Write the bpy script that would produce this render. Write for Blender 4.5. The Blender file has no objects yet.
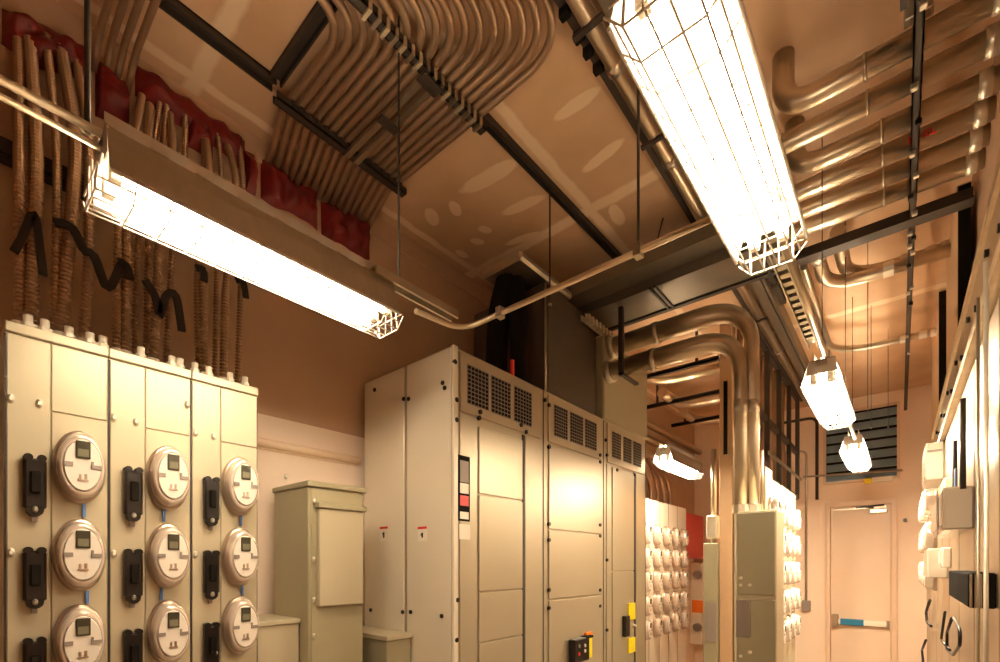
import bpy, math, random
from mathutils import Vector, Matrix, noise
random.seed(7)
C = bpy.context.scene.collection
PI = math.pi
# ------------------------------------------------------------------ camera model
FPX = 473.0
TH = math.atan(400 / 473.0)
SN, CS = math.sin(TH), math.cos(TH)
def ray(x, y):
    u = (x - 500) / FPX
    return (-SN + CS * u, CS + SN * u, (564 - y) / FPX)
def PX(x, y, X):
    r = ray(x, y); t = X / r[0]; return Vector((X, r[1] * t, 2 + r[2] * t))
def PY(x, y, Y):
    r = ray(x, y); t = Y / r[1]; return Vector((r[0] * t, Y, 2 + r[2] * t))
def PZ(x, y, Z):
    r = ray(x, y); t = (Z - 2) / r[2]; return Vector((r[0] * t, r[1] * t, Z))
CEIL, WL, WR, WF, WB = 4.11, -2.42, 0.30, 7.5, -2.6
WI, WJ = WL + .022, WR - .022
# ------------------------------------------------------------------ materials
def mat(name, col, rough=.5, metal=0., var=0., vscale=6., bump=0., bscale=40., emis=None, estr=0., stretch=(1, 1, 1), rvar=0., coat=0.):
    m = bpy.data.materials.new(name); m.use_nodes = True
    nt = m.node_tree; b = nt.nodes['Principled BSDF']
    b.inputs['Base Color'].default_value = (*col, 1)
    b.inputs['Roughness'].default_value = rough
    b.inputs['Metallic'].default_value = metal
    if coat: b.inputs['Coat Weight'].default_value = coat
    tc = nt.nodes.new('ShaderNodeTexCoord'); mp = nt.nodes.new('ShaderNodeMapping')
    nt.links.new(tc.outputs['Object'], mp.inputs['Vector']); mp.inputs['Scale'].default_value = stretch
    n = nt.nodes.new('ShaderNodeTexNoise'); n.inputs['Scale'].default_value = vscale; n.inputs['Detail'].default_value = 5
    nt.links.new(mp.outputs[0], n.inputs['Vector'])
    if var:
        mx = nt.nodes.new('ShaderNodeMix'); mx.data_type = 'RGBA'
        mx.inputs[6].default_value = (*[max(0, c * (1 - var)) for c in col], 1)
        mx.inputs[7].default_value = (*[min(1, c * (1 + var)) for c in col], 1)
        nt.links.new(n.outputs['Fac'], mx.inputs[0]); nt.links.new(mx.outputs[2], b.inputs['Base Color'])
    if rvar:
        mr = nt.nodes.new('ShaderNodeMapRange'); mr.inputs[3].default_value = max(.02, rough - rvar); mr.inputs[4].default_value = rough + rvar
        nt.links.new(n.outputs['Fac'], mr.inputs[0]); nt.links.new(mr.outputs[0], b.inputs['Roughness'])
    if bump:
        n2 = nt.nodes.new('ShaderNodeTexNoise'); n2.inputs['Scale'].default_value = bscale; n2.inputs['Detail'].default_value = 3
        nt.links.new(mp.outputs[0], n2.inputs['Vector'])
        bp = nt.nodes.new('ShaderNodeBump'); bp.inputs['Strength'].default_value = bump; bp.inputs['Distance'].default_value = .01
        nt.links.new(n2.outputs['Fac'], bp.inputs['Height']); nt.links.new(bp.outputs[0], b.inputs['Normal'])
    if emis:
        b.inputs['Emission Color'].default_value = (*emis, 1); b.inputs['Emission Strength'].default_value = estr
    return m
M = {}
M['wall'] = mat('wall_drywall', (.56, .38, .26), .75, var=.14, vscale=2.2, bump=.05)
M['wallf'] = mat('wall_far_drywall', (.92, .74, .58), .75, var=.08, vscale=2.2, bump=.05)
M['floor'] = mat('floor_concrete', (.42, .35, .28), .6, var=.15, vscale=4)
M['part'] = mat('partition_board', (.60, .40, .24), .7, var=.08, vscale=5, stretch=(1, 1, .2))
M['wood'] = mat('post_wood', (.62, .41, .24), .6, var=.16, vscale=14, stretch=(1, 1, .12))
M['beige'] = mat('beige_enamel', (.58, .52, .375), .38, metal=.2, var=.05, vscale=3)
M['beige_d'] = mat('olive_enamel', (.42, .385, .26), .4, metal=.2, var=.05, vscale=3)
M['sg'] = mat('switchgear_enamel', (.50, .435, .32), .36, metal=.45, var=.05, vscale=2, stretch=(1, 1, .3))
M['sgs'] = mat('switchgear_side_enamel', (.80, .73, .60), .36, metal=.1, var=.05, vscale=3)  # side enamel painted lighter to carry the left fixture's light on it
M['seam'] = mat('dark_seam', (.035, .027, .02), .6)
M['black'] = mat('black_plastic', (.010, .007, .006), .3)
M['blackm'] = mat('black_matt', (.012, .010, .008), .8)
M['darkbox'] = mat('dark_brown_enamel', (.07, .05, .035), .45, var=.1)
M['galv'] = mat('galvanised_steel', (.60, .54, .44), .32, metal=.95, var=.10, vscale=18)
M['pipe'] = mat('conduit_steel', (.64, .54, .41), .33, metal=.92, var=.12, vscale=9)
M['bund'] = mat('bundle_conduit_steel', (.52, .37, .25), .38, metal=.8, var=.14, vscale=9)
M['flex'] = mat('flexible_conduit_armor', (.44, .29, .19), .36, metal=.8, var=.12, vscale=12)
M['silver'] = mat('silver_fitting', (.85, .80, .70), .32, metal=.8, var=.1, vscale=30)
M['strut'] = mat('dark_strut_steel', (.05, .038, .03), .5, metal=.2, var=.2, vscale=10)
M['strutl'] = mat('light_strut_steel', (.75, .63, .45), .35, metal=.6, var=.2, vscale=20)
M['duct'] = mat('busway_enamel', (.22, .19, .15), .38, metal=.6, var=.12, vscale=6)
M['white'] = mat('white_plastic', (.90, .84, .72), .35, coat=.2)
M['whitep'] = mat('white_wire', (.80, .74, .66), .4)
M['refl'] = mat('reflector_white_enamel', (.82, .78, .72), .35, metal=.1)
M['refo'] = mat('reflector_outer_metal', (.48, .41, .33), .4, metal=.7, var=.15, vscale=40, stretch=(1, 1, .1))
M['ring'] = mat('meter_collar', (.55, .44, .36), .32, metal=.85)
M['glass'] = mat('meter_cover_plastic', (.74, .63, .54), .12, metal=.3, coat=.8)
M['face'] = mat('meter_face', (.88, .82, .74), .4)
M['lcd'] = mat('meter_lcd', (.06, .055, .035), .2)
M['lcd2'] = mat('meter_lcd_glass', (.20, .19, .13), .15)
M['grey'] = mat('grey_print', (.30, .25, .22), .5)
M['red'] = mat('red_firestop', (.17, .004, .004), .5, var=.5, vscale=14, bump=.5, bscale=22)
M['redbox'] = mat('red_enamel', (.72, .02, .03), .3, coat=.4)
M['redp'] = mat('red_print', (.75, .03, .03), .4)
M['orange'] = mat('orange_print', (.90, .22, .02), .4)
M['yellow'] = mat('yellow_tag', (.95, .80, .02), .4)
M['blue'] = mat('blue_tape', (.10, .25, .62), .4)
M['bluef'] = mat('blue_film', (.03, .22, .42), .25)
M['door'] = mat('door_paint', (.80, .62, .47), .4, var=.04)
M['doorf'] = mat('door_frame_paint', (.78, .58, .42), .4, var=.04)
M['louv'] = mat('louver_blue_grey', (.24, .35, .44), .4, metal=.3, var=.2)
M['tube'] = mat('lamp_tube', (1, 1, 1), .4, emis=(1.0, .81, .56), estr=46.)
M['tubef'] = mat('lamp_tube_bright', (1, 1, 1), .4, emis=(1.0, .81, .56), estr=125.)
M['tubeg'] = mat('lamp_tube_far', (1, 1, 1), .4, emis=(1.0, .81, .56), estr=420.)
M['tubeu'] = mat('uplight_tube', (1, 1, 1), .4, emis=(1.0, .78, .52), estr=28.)  # glow for the added upward tubes, only to brighten the ceiling
M['rgear'] = mat('right_gear_metal', (.50, .40, .29), .33, metal=.8, var=.15, vscale=6, stretch=(1, 1, .15))
M['tape'] = mat('tape_black', (.012, .009, .008), .45)
M['clear'] = mat('clear_box_plastic', (.75, .66, .55), .15, coat=.6)
# ceiling: painted board with tape joints and trowel patches (stains of their own shape)
def ceiling_mat():
    m = bpy.data.materials.new('ceiling_drywall'); m.use_nodes = True
    nt = m.node_tree; b = nt.nodes['Principled BSDF']; b.inputs['Roughness'].default_value = .7
    N = nt.nodes.new; L = nt.links.new
    tc = N('ShaderNodeTexCoord'); sep = N('ShaderNodeSeparateXYZ'); L(tc.outputs['Object'], sep.inputs[0])
    def ma(op, a, b_=None):
        n = N('ShaderNodeMath'); n.operation = op
        for i, v in enumerate((a, b_)):
            if v is None: continue
            if isinstance(v, (int, float)): n.inputs[i].default_value = v
            else: L(v, n.inputs[i])
        return n.outputs[0]
    ns = N('ShaderNodeTexNoise'); ns.inputs['Scale'].default_value = 9; L(tc.outputs['Object'], ns.inputs['Vector'])
    wob = ma('MULTIPLY', ma('SUBTRACT', ns.outputs['Fac'], .5), .5)
    masks = []
    def ell(cx, cy, rx, ry, ang=0):
        dx = ma('SUBTRACT', sep.outputs[0], cx); dy = ma('SUBTRACT', sep.outputs[1], cy)
        c, s = math.cos(ang), math.sin(ang)
        u = ma('ADD', ma('MULTIPLY', dx, c / rx), ma('MULTIPLY', dy, s / rx))
        v = ma('ADD', ma('MULTIPLY', dx, -s / ry), ma('MULTIPLY', dy, c / ry))
        d = ma('ADD', ma('ADD', ma('MULTIPLY', u, u), ma('MULTIPLY', v, v)), ma('MULTIPLY', wob, 2))
        mr = N('ShaderNodeMapRange'); mr.inputs[1].default_value = 1.15; mr.inputs[2].default_value = .75; L(d, mr.inputs[0]); masks.append(mr.outputs[0])
    def spot(x0, y0, x1, y1, w):
        a, c = PZ(x0, y0, CEIL), PZ(x1, y1, CEIL); d = c - a
        ell((a.x + c.x) / 2, (a.y + c.y) / 2, max(d.length / 2, .03), w, math.atan2(d.y, d.x))
    for s in ((460, 193, 520, 160, .05), (555, 120, 600, 88, .035), (583, 172, 625, 138, .035), (500, 215, 545, 196, .04),
              (428, 208, 436, 226, .04), (452, 200, 458, 216, .035), (478, 228, 492, 232, .03), (470, 240, 484, 243, .03), (455, 250, 468, 258, .03),
              (612, 205, 622, 225, .04), (505, 245, 540, 232, .03)):
        spot(*s)
    def line(axis, c0, w):
        d = ma('ABSOLUTE', ma('SUBTRACT', ma('ADD', sep.outputs[axis], ma('MULTIPLY', wob, .06)), c0))
        mr = N('ShaderNodeMapRange'); mr.inputs[1].default_value = w; mr.inputs[2].default_value = w * .55; L(d, mr.inputs[0]); masks.append(mr.outputs[0])
    line(1, 2.50, .05); line(0, -1.41, .035); line(1, 4.9, .05); line(1, .72, .04); line(0, -2.34, .03)
    acc = masks[0]
    for k in masks[1:]: acc = ma('MAXIMUM', acc, k)
    n1 = N('ShaderNodeTexNoise'); n1.inputs['Scale'].default_value = 2.2; n1.inputs['Detail'].default_value = 6; L(tc.outputs['Object'], n1.inputs['Vector'])
    r = N('ShaderNodeValToRGB'); r.color_ramp.elements[0].color = (.58, .37, .22, 1); r.color_ramp.elements[1].color = (.76, .52, .33, 1)
    r.color_ramp.elements[0].position = .3; r.color_ramp.elements[1].position = .7
    L(n1.outputs['Fac'], r.inputs[0])
    mx = N('ShaderNodeMix'); mx.data_type = 'RGBA'; mx.inputs[7].default_value = (.92, .74, .54, 1)
    L(ma('MULTIPLY', acc, .8), mx.inputs[0]); L(r.outputs[0], mx.inputs[6]); L(mx.outputs[2], b.inputs['Base Color'])
    return m
M['ceil'] = ceiling_mat()
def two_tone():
    # brown above, paler below a level line at 2.745 m
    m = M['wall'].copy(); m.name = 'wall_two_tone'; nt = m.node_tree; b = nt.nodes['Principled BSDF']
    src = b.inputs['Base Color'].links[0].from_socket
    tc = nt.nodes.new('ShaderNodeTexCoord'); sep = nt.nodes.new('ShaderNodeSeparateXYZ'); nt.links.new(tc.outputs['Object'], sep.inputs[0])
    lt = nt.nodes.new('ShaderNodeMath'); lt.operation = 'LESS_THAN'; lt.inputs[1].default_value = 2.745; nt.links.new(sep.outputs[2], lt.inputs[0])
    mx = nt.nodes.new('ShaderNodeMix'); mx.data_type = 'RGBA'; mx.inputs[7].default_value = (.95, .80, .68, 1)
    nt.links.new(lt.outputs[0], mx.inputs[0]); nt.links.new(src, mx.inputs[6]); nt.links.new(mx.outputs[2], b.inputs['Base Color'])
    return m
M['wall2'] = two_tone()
M['blackm'].node_tree.nodes['Principled BSDF'].inputs['Specular IOR Level'].default_value = 0.05
# ------------------------------------------------------------------ mesh builder
class MB:
    def __init__(s): s.v = []; s.f = []; s.sm = []
    def add(s, vs, fs, smooth=False):
        o = len(s.v); s.v += [tuple(v) for v in vs]; s.f += [tuple(i + o for i in f) for f in fs]; s.sm += [smooth] * len(fs); return s
    def box(s, a, b, bev=0.):
        x0, x1 = sorted((a[0], b[0])); y0, y1 = sorted((a[1], b[1])); z0, z1 = sorted((a[2], b[2]))
        if bev <= 0:
            vs = [(x, y, z) for x in (x0, x1) for y in (y0, y1) for z in (z0, z1)]
            return s.add(vs, [(0, 1, 3, 2), (4, 6, 7, 5), (0, 4, 5, 1), (2, 3, 7, 6), (0, 2, 6, 4), (1, 5, 7, 3)])
        bev = min(bev, (x1 - x0) * .45, (y1 - y0) * .45, (z1 - z0) * .45)
        vs = []; idx = {}
        for i, x in enumerate((x0, x1)):
            for j, y in enumerate((y0, y1)):
                for k, z in enumerate((z0, z1)):
                    sx, sy, sz = (1 - 2 * i), (1 - 2 * j), (1 - 2 * k)
                    for ax in range(3):
                        p = [x, y, z]
                        for q in range(3):
                            if q != ax: p[q] += (sx, sy, sz)[q] * bev
                        idx[(i, j, k, ax)] = len(vs); vs.append(p)
        fs = []
        for ax in range(3):
            for sd in (0, 1):
                o = [q for q in range(3) if q != ax]; loop = []
                for a_, b_ in ((0, 0), (1, 0), (1, 1), (0, 1)):
                    key = [0, 0, 0]; key[ax] = sd; key[o[0]] = a_; key[o[1]] = b_; loop.append(idx[(*key, ax)])
                fs.append(loop if (sd == 1) == (ax != 1) else loop[::-1])
        for ax in range(3):
            o = [q for q in range(3) if q != ax]
            for a_ in (0, 1):
                for b_ in (0, 1):
                    k0 = [0, 0, 0]; k1 = [0, 0, 0]; k0[ax] = 0; k1[ax] = 1
                    for k in (k0, k1): k[o[0]] = a_; k[o[1]] = b_
                    fs.append([idx[(*k0, o[0])], idx[(*k0, o[1])], idx[(*k1, o[1])], idx[(*k1, o[0])]])
        for i in (0, 1):
            for j in (0, 1):
                for k in (0, 1): fs.append([idx[(i, j, k, 0)], idx[(i, j, k, 1)], idx[(i, j, k, 2)]])
        return s.add(vs, fs)
    def tube(s, pts, r, n=10, caps=True, smooth=True):
        pts = [Vector(p) for p in pts]; rs = r if isinstance(r, list) else [r] * len(pts)
        t0 = (pts[1] - pts[0]).normalized(); up = Vector((0, 0, 1)) if abs(t0.z) < .9 else Vector((1, 0, 0))
        nrm = t0.cross(up).normalized(); vs = []
        for i, p in enumerate(pts):
            t = (pts[min(i + 1, len(pts) - 1)] - pts[max(i - 1, 0)]).normalized()
            nrm = (nrm - t * nrm.dot(t)).normalized(); bn = t.cross(nrm)
            for k in range(n):
                a = 2 * PI * k / n; vs.append(p + (nrm * math.cos(a) + bn * math.sin(a)) * rs[i])
        fs = [(i * n + k, i * n + (k + 1) % n, (i + 1) * n + (k + 1) % n, (i + 1) * n + k) for i in range(len(pts) - 1) for k in range(n)]
        s.add(vs, fs, smooth)
        if caps:
            o = len(s.v) - len(vs)
            s.f.append(tuple(o + k for k in range(n))[::-1]); s.f.append(tuple(o + (len(pts) - 1) * n + k for k in range(n))); s.sm += [False, False]
        return s
    def latheX(s, c, prof, ry, n=28, smooth=True):
        # profile of (x, radius factor): revolve round +X, the vertical radius factor 1, the sideways factor ry
        vs = []; m = len(prof)
        for x, r in prof:
            for k in range(n):
                a = 2 * PI * k / n; vs.append((c[0] + x, c[1] + r * ry * math.cos(a), c[2] + r * math.sin(a)))
        fs = [(i * n + k, (i + 1) * n + k, (i + 1) * n + (k + 1) % n, i * n + (k + 1) % n) for i in range(m - 1) for k in range(n)]
        s.add(vs, fs, smooth); o = len(s.v) - len(vs)
        s.f.append(tuple(o + (m - 1) * n + k for k in range(n))); s.sm.append(False)
        return s
    def prism(s, poly, y0, y1):
        # polygon in XZ extruded along Y
        n = len(poly); vs = [(x, y0, z) for x, z in poly] + [(x, y1, z) for x, z in poly]
        return s.add(vs, [tuple(range(n)), tuple(range(2 * n - 1, n - 1, -1))] + [(i, i + n, (i + 1) % n + n, (i + 1) % n) for i in range(n)])
def wloc(o):
    v = Vector((0, 0, 0))
    while o: v += o.location; o = o.parent
    return v
def obj(name, mb, m, parent=None, label=None, loc=None):
    me = bpy.data.meshes.new(name)
    off = wloc(parent) if parent else Vector(loc or (0, 0, 0))
    me.from_pydata([(v[0] - off.x, v[1] - off.y, v[2] - off.z) for v in mb.v], [], mb.f)
    me.polygons.foreach_set('use_smooth', mb.sm); me.materials.append(M[m] if isinstance(m, str) else m)
    me.validate(); me.update()
    o = bpy.data.objects.new(name, me); C.objects.link(o)
    if parent: o.parent = parent
    elif loc: o.location = loc
    if label: o['label'] = label
    return o
def thing(name, label, cat, loc=(0, 0, 0), group=None):
    o = bpy.data.objects.new(name, None); C.objects.link(o); o.location = loc; o.empty_display_size = .05
    o['label'] = label; o['category'] = cat
    if group: o['group'] = group
    return o
def tag(o, label, cat, group=None):
    o['label'] = label; o['category'] = cat
    if group: o['group'] = group
    return o
def struct(name, mb, m, parent=None):
    o = obj(name, mb, m, parent)
    if not parent: o['kind'] = 'structure'
    return o
def dup(root, loc, label, group=None):
    r = root.copy(); C.objects.link(r); r.location = loc; r['label'] = label
    if group: r['group'] = group
    for ch in list(root.children):
        c = ch.copy(); C.objects.link(c); c.parent = r
        for g in list(ch.children):
            d = g.copy(); C.objects.link(d); d.parent = c
    return r
def box(a, b, bev=0.): return MB().box(a, b, bev)
def smooth_path(pts, k=6):
    pts = [Vector(p) for p in pts]; out = []
    for i in range(len(pts) - 1):
        p0 = pts[max(i - 1, 0)]; p1 = pts[i]; p2 = pts[i + 1]; p3 = pts[min(i + 2, len(pts) - 1)]
        for j in range(k):
            t = j / k; out.append(.5 * ((2 * p1) + (p2 - p0) * t + (2 * p0 - 5 * p1 + 4 * p2 - p3) * t * t + (3 * p1 - p0 - 3 * p2 + p3) * t ** 3))
    out.append(pts[-1]); return out
def resample(pts, step):
    out = [pts[0]]; acc = 0
    for a, b in zip(pts, pts[1:]):
        L = (b - a).length; pos = step - acc
        while pos <= L: out.append(a.lerp(b, pos / L)); pos += step
        acc = (acc + L) % step
    return out
def elbow_path(pts, r, k=8):
    pts = [Vector(p) for p in pts]; out = [pts[0]]
    for i in range(1, len(pts) - 1):
        a = (pts[i - 1] - pts[i]); b = (pts[i + 1] - pts[i]); rr = min(r, a.length * .49, b.length * .49)
        a.normalize(); b.normalize(); s = pts[i] + a * rr; e = pts[i] + b * rr
        for j in range(k + 1):
            t = j / k; out.append(s * (1 - t) ** 2 + pts[i] * 2 * t * (1 - t) + e * t * t)
    out.append(pts[-1]); return out
def rib(path, r, amp, step=.011):
    p = resample(path, step); return p, [r + (amp if i % 2 else -amp) for i in range(len(p))]
def ordn(i): return ('first', 'second', 'third', 'fourth', 'fifth', 'sixth', 'seventh', 'eighth', 'ninth', 'tenth', 'eleventh', 'twelfth', 'thirteenth', 'fourteenth', 'fifteenth', 'sixteenth', 'seventeenth', 'eighteenth')[i]
# ------------------------------------------------------------------ shell
struct('floor', box((WL - .1, WB - .1, -.1), (WR + .1, WF + .1, 0)), 'floor')
struct('ceiling', box((WL - .1, WB - .1, CEIL), (WR + .1, WF + .1, CEIL + .1)), 'ceil')
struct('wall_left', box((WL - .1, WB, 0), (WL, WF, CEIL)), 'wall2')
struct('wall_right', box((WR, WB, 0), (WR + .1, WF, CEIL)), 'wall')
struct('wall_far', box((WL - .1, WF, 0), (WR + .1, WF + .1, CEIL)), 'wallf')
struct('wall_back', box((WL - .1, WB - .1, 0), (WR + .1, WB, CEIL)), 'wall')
t1 = MB().tube([(WL + .02, .86, 2.60), (WL + .02, 1.57, 2.60)], .022, 12); t1.box((WL, .86, 2.57), (WL + .012, 1.57, 2.625))
struct('trim_1', t1, 'wallf')
struct('trim_2', box((WL, 1.0, 3.0 + .98), (WL + .012, 4.2, 3.0 + 1.02)), 'wall')
# partition in the middle of the room
PXL, PXR = -1.18, -1.08
struct('wall_partition', box((PXL + .01, 4.42, 0), (PXR - .01, 6.9, 2.80)), 'part')
p = thing('partition_post', 'tall tan timber post at the near end of the central partition', 'post', ((PXL + PXR) / 2, 4.35, 0))
obj('post_body', box((PXL, 4.30, 0), (PXR, 4.41, CEIL), .004), 'wood', p)
obj('dark_slot', box((-1.145, 4.292, 2.93), (-1.115, 4.302, 3.55)), 'blackm', p)
# ------------------------------------------------------------------ luminaires
LX, LZ = -.287, 2.905
def make_luminaire(label, group):
    L = .82; hw = .088; hz = .125; t = thing('caged_strip_light', label, 'light fixture', (0, 0, 0), group)
    prof = [(hw, 0), (.066, hz * .66), (.052, hz * .97), (.040, hz)]; th = .003
    for sx in (-1, 1):
        inner = MB(); outer = MB(); n = len(prof)
        inner.add([(sx * x, y, z) for y in (0, L) for x, z in prof], [(i, i + 1, i + 1 + n, i + n) for i in range(n - 1)])
        outer.add([(sx * (x + th), y, z + th * .5) for y in (0, L) for x, z in prof], [(i + n, i + 1 + n, i + 1, i) for i in range(n - 1)])
        r_ = obj('reflector_wing', inner, 'refl', t); obj('reflector_shell', outer, 'refo', r_)
        obj('rim', MB().tube([(sx * hw * 1.02, 0, .001), (sx * hw * 1.02, L, .001)], .0045, 6), 'refl', t)
    mb = MB().box((-.030, 0, .088), (.030, L, .130), .006); mb.box((-.034, 0, .125), (-.031, L, .168)); mb.box((.031, 0, .125), (.034, L, .168))  # the two thin side lips are added to keep the uplight off the walls
    for k in range(9): y = L * k / 8; mb.box((-.058, max(0, y - .018), hz - .003), (.058, min(L, y + .018), hz + .002))
    obj('ballast_housing', mb, 'refo', t)
    for y0 in (0, L):
        s = 1 if y0 == 0 else -1
        e = MB(); poly = [(-.056, hz), (.056, hz), (hw * .78, .055), (-hw * .78, .055)]; e.prism(poly, y0, y0 + s * .004)
        obj('end_plate', e, 'refl', t)
    for sx in (-1, 1):
        obj('lamp_tube', MB().tube([(sx * .036, .035, .026), (sx * .036, L - .035, .026)], .014, 12), 'tube', t)
        for y0, s in ((0, 1), (L, -1)): obj('lamp_socket', MB().box((sx * .036 - .013, y0 + s * .008, .008), (sx * .036 + .013, y0 + s * .034, .088), .003), 'white', t)
    obj('uplight_tube', MB().tube([(0, .05, .143), (0, L - .05, .143)], .009, 10), 'tubeu', t)  # added light source hidden on top of the fixture, lifts the ceiling
    # wire guard
    g = MB(); cg = [(-hw * 1.0, .0), (-hw * .62, -.038), (hw * .62, -.038), (hw * 1.0, .0)]; w = .0022
    for x, z in ((-hw * .62, -.038), (-hw * .2, -.038), (hw * .2, -.038), (hw * .62, -.038), (-hw * .82, -.018), (hw * .82, -.018)):
        g.tube([(x, -.02, z), (x, L + .02, z)], w, 6)
    N = 12
    for i in range(N + 1):
        y = -.02 + (L + .04) * i / N; g.tube([(x, y, z) for x, z in cg], w, 6, smooth=False)
    for y0, s in ((-.02, 1), (L + .02, -1)):
        for kz in (.010,): g.tube([(-hw * .9, y0, kz), (hw * .9, y0, kz)], w, 6)
        for x in (-.02, .02): g.tube([(x, y0, -.038), (x * .8, y0, .05)], w, 6)
        for sx in (-1, 1): g.tube([(sx * hw * .62, y0, -.038), (sx * hw * .62, y0 + s * .012, .05)], w * 1.6, 6)
    obj('wire_guard', g, 'whitep', t)
    return t
GR = None
lum = make_luminaire('large caged strip light hanging at top centre, nearest and biggest of the fixtures', GR)
lum.location = (LX, .73, LZ)
dup(lum, (-1.472, .25, LZ), 'caged strip light hanging in front of the left meter cabinets')
dup(lum, (LX - .015, 2.86, LZ), 'caged strip light before the louver, second in the right-hand row')
dup(lum, (LX, 4.72, LZ), 'farthest small caged strip light hanging by the louver above the door')
dup(lum, (-1.60, 4.12, LZ), 'caged strip light glowing in the alcove beyond the switchgear')
for o_ in [o for o in C.objects if o.name.startswith('caged_strip_light') and o.location.y > 2]:
    for ch in o_.children:
        if ch.name.startswith('lamp_tube'): ch.material_slots[0].link = 'OBJECT'; ch.material_slots[0].material = M['tubeg' if o_.location.y > 4.5 else 'tubef']
# ------------------------------------------------------------------ electric meters
MRZ, MRY = .116, .56
def make_meter():
    t = thing('electric_meter', 'm', 'electric meter', (0, 0, 0))
    obj('collar', MB().latheX((0, 0, 0), [(0, .118), (.018, .118), (.024, .112), (.024, .09)], MRY, 32), 'ring', t)
    obj('cover', MB().latheX((0, .0, 0), [(.02, .107), (.052, .104), (.062, .098), (.066, .088), (.064, .082)], MRY, 32), 'glass', t)
    f = obj('face', MB().latheX((0, 0, 0), [(.06, .083), (.069, .082), (.070, .079)], MRY, 32), 'face', t)
    d = obj('display', box((.070, -.018, .020), (.0745, .018, .076), .002), 'lcd', t)
    obj('screen', box((.0745, -.013, .026), (.0755, .013, .050)), 'lcd2', d)
    obj('side_mark', MB().box((.070, -.045, -.007), (.0735, -.024, .006)), 'grey', t)
    n = MB().box((.070, .020, -.009), (.0735, .046, .003)); n.box((.070, .020, .001), (.0735, .026, .014)); obj('side_mark', n, 'grey', t)
    n = MB(); n.box((.070, -.013, -.052), (.0725, .013, -.046)); n.box((.070, -.010, -.045), (.0715, -.004, -.030)); n.box((.070, .003, -.045), (.0715, .010, -.028)); obj('text_print', n, 'ring', t)
    return t
meter0 = make_meter(); used = [False]
def put_meter(loc, label, group=None):
    if not used[0]:
        used[0] = True; meter0.location = loc; meter0['label'] = label
        if group: meter0['group'] = group
        return meter0
    return dup(meter0, loc, label, group)
# ------------------------------------------------------------------ left meter cabinets
PF = -2.05; SEC = .2445; PY0 = .125; PT = 2.705
ROWZ = [2.314, 2.030, 1.752, 1.474]
sec_nm = ['left', 'middle', 'right']; row_nm = ['top', 'second', 'third', 'fourth']
for s in range(3):
    y0 = PY0 + SEC * s; y1 = y0 + SEC - .003
    cab = thing('meter_cabinet', ['beige meter cabinet at the left edge, nearest of the three', 'beige meter cabinet in the middle of the three on the left', 'beige meter cabinet beside the bright wall strip, right of its two twins'][s], 'meter cabinet', (-2.2, (y0 + y1) / 2, 0))
    obj('enclosure', box((WI, y0, .45), (PF - .006, y1, PT)), 'beige', cab)
    obj('top_cap', box((WI, y0 - .001, PT - .004), (PF + .006, y1 + .001, PT + .028), .003), 'beige', cab)
    ym = y0 + .10
    obj('breaker_cover', box((PF - .006, y0 + .003, .47), (PF, ym - .0015, PT - .008), .002), 'beige', cab)
    obj('top_cover_plate', box((PF - .006, ym + .0015, 2.485), (PF, y1 - .003, PT - .008), .002), 'beige', cab)
    obj('meter_cover_plate', box((PF - .006, ym + .0015, .47), (PF, y1 - .003, 2.482), .002), 'beige', cab)
    obj('seam', box((PF - .012, y0 - .0025, .45), (PF - .002, y0 + .0028, PT - .01)), 'seam', cab)
    if s == 2: obj('seam', box((PF - .012, y1 - .003, .45), (PF - .004, y1 + .0005, PT - .01)), 'seam', cab)
    for zz, yy in ((2.50, y0 + .012), (2.50, y0 + .074), (2.035, y0 + .012)) + (((2.60, y1 - .012),) if s == 1 else ()):
        obj('screw', MB().latheX((PF, yy, zz), [(0, .015), (.005, .014), (.010, .007)], .62, 12), 'white', cab)
    for r in range(4):
        z = ROWZ[r] - .068; yb = y0 + .062
        b = MB(); b.box((PF, yb - .026, z - .078), (PF + .03, yb + .026, z + .078), .007)
        for q in (-1, 1): b.tube([(PF + .002, yb + q * .015, z + .080), (PF + .032, yb + q * .015, z + .080)], .011, 10)
        b.tube([(PF + .002, yb, z - .080), (PF + .028, yb, z - .080)], .020, 12)
        bo = obj('breaker', b, 'black', cab)
        obj('toggle', box((PF + .03, yb - .012, z - .03), (PF + .042, yb + .012, z + .038), .004), 'blackm', bo)
        obj('lock_screw', MB().latheX((PF + .028, yb, z - .078), [(0, .010), (.006, .009), (.008, .004)], .7, 12), 'silver', bo)
        obj('hasp', MB().box((PF, yb - .007, z - .115), (PF + .008, yb + .007, z - .095)), 'grey', bo)
        put_meter((PF, y0 + .167, ROWZ[r]), 'round white electric meter, %s row of the %s cabinet on the left' % (row_nm[r], ['nearest', 'middle', 'rightmost'][s]))
    for r, dy in ((0, .012), (1, .02)):
        yb = y0 + .167 + dy * (1, -1, .6)[s]
        tp = obj('strip_tag', box((PF + .002, yb - .004, ROWZ[r] - .160), (PF + .008, yb + .004, ROWZ[r] - .118)), 'blue', cab, 'blue tape tag')
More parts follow.
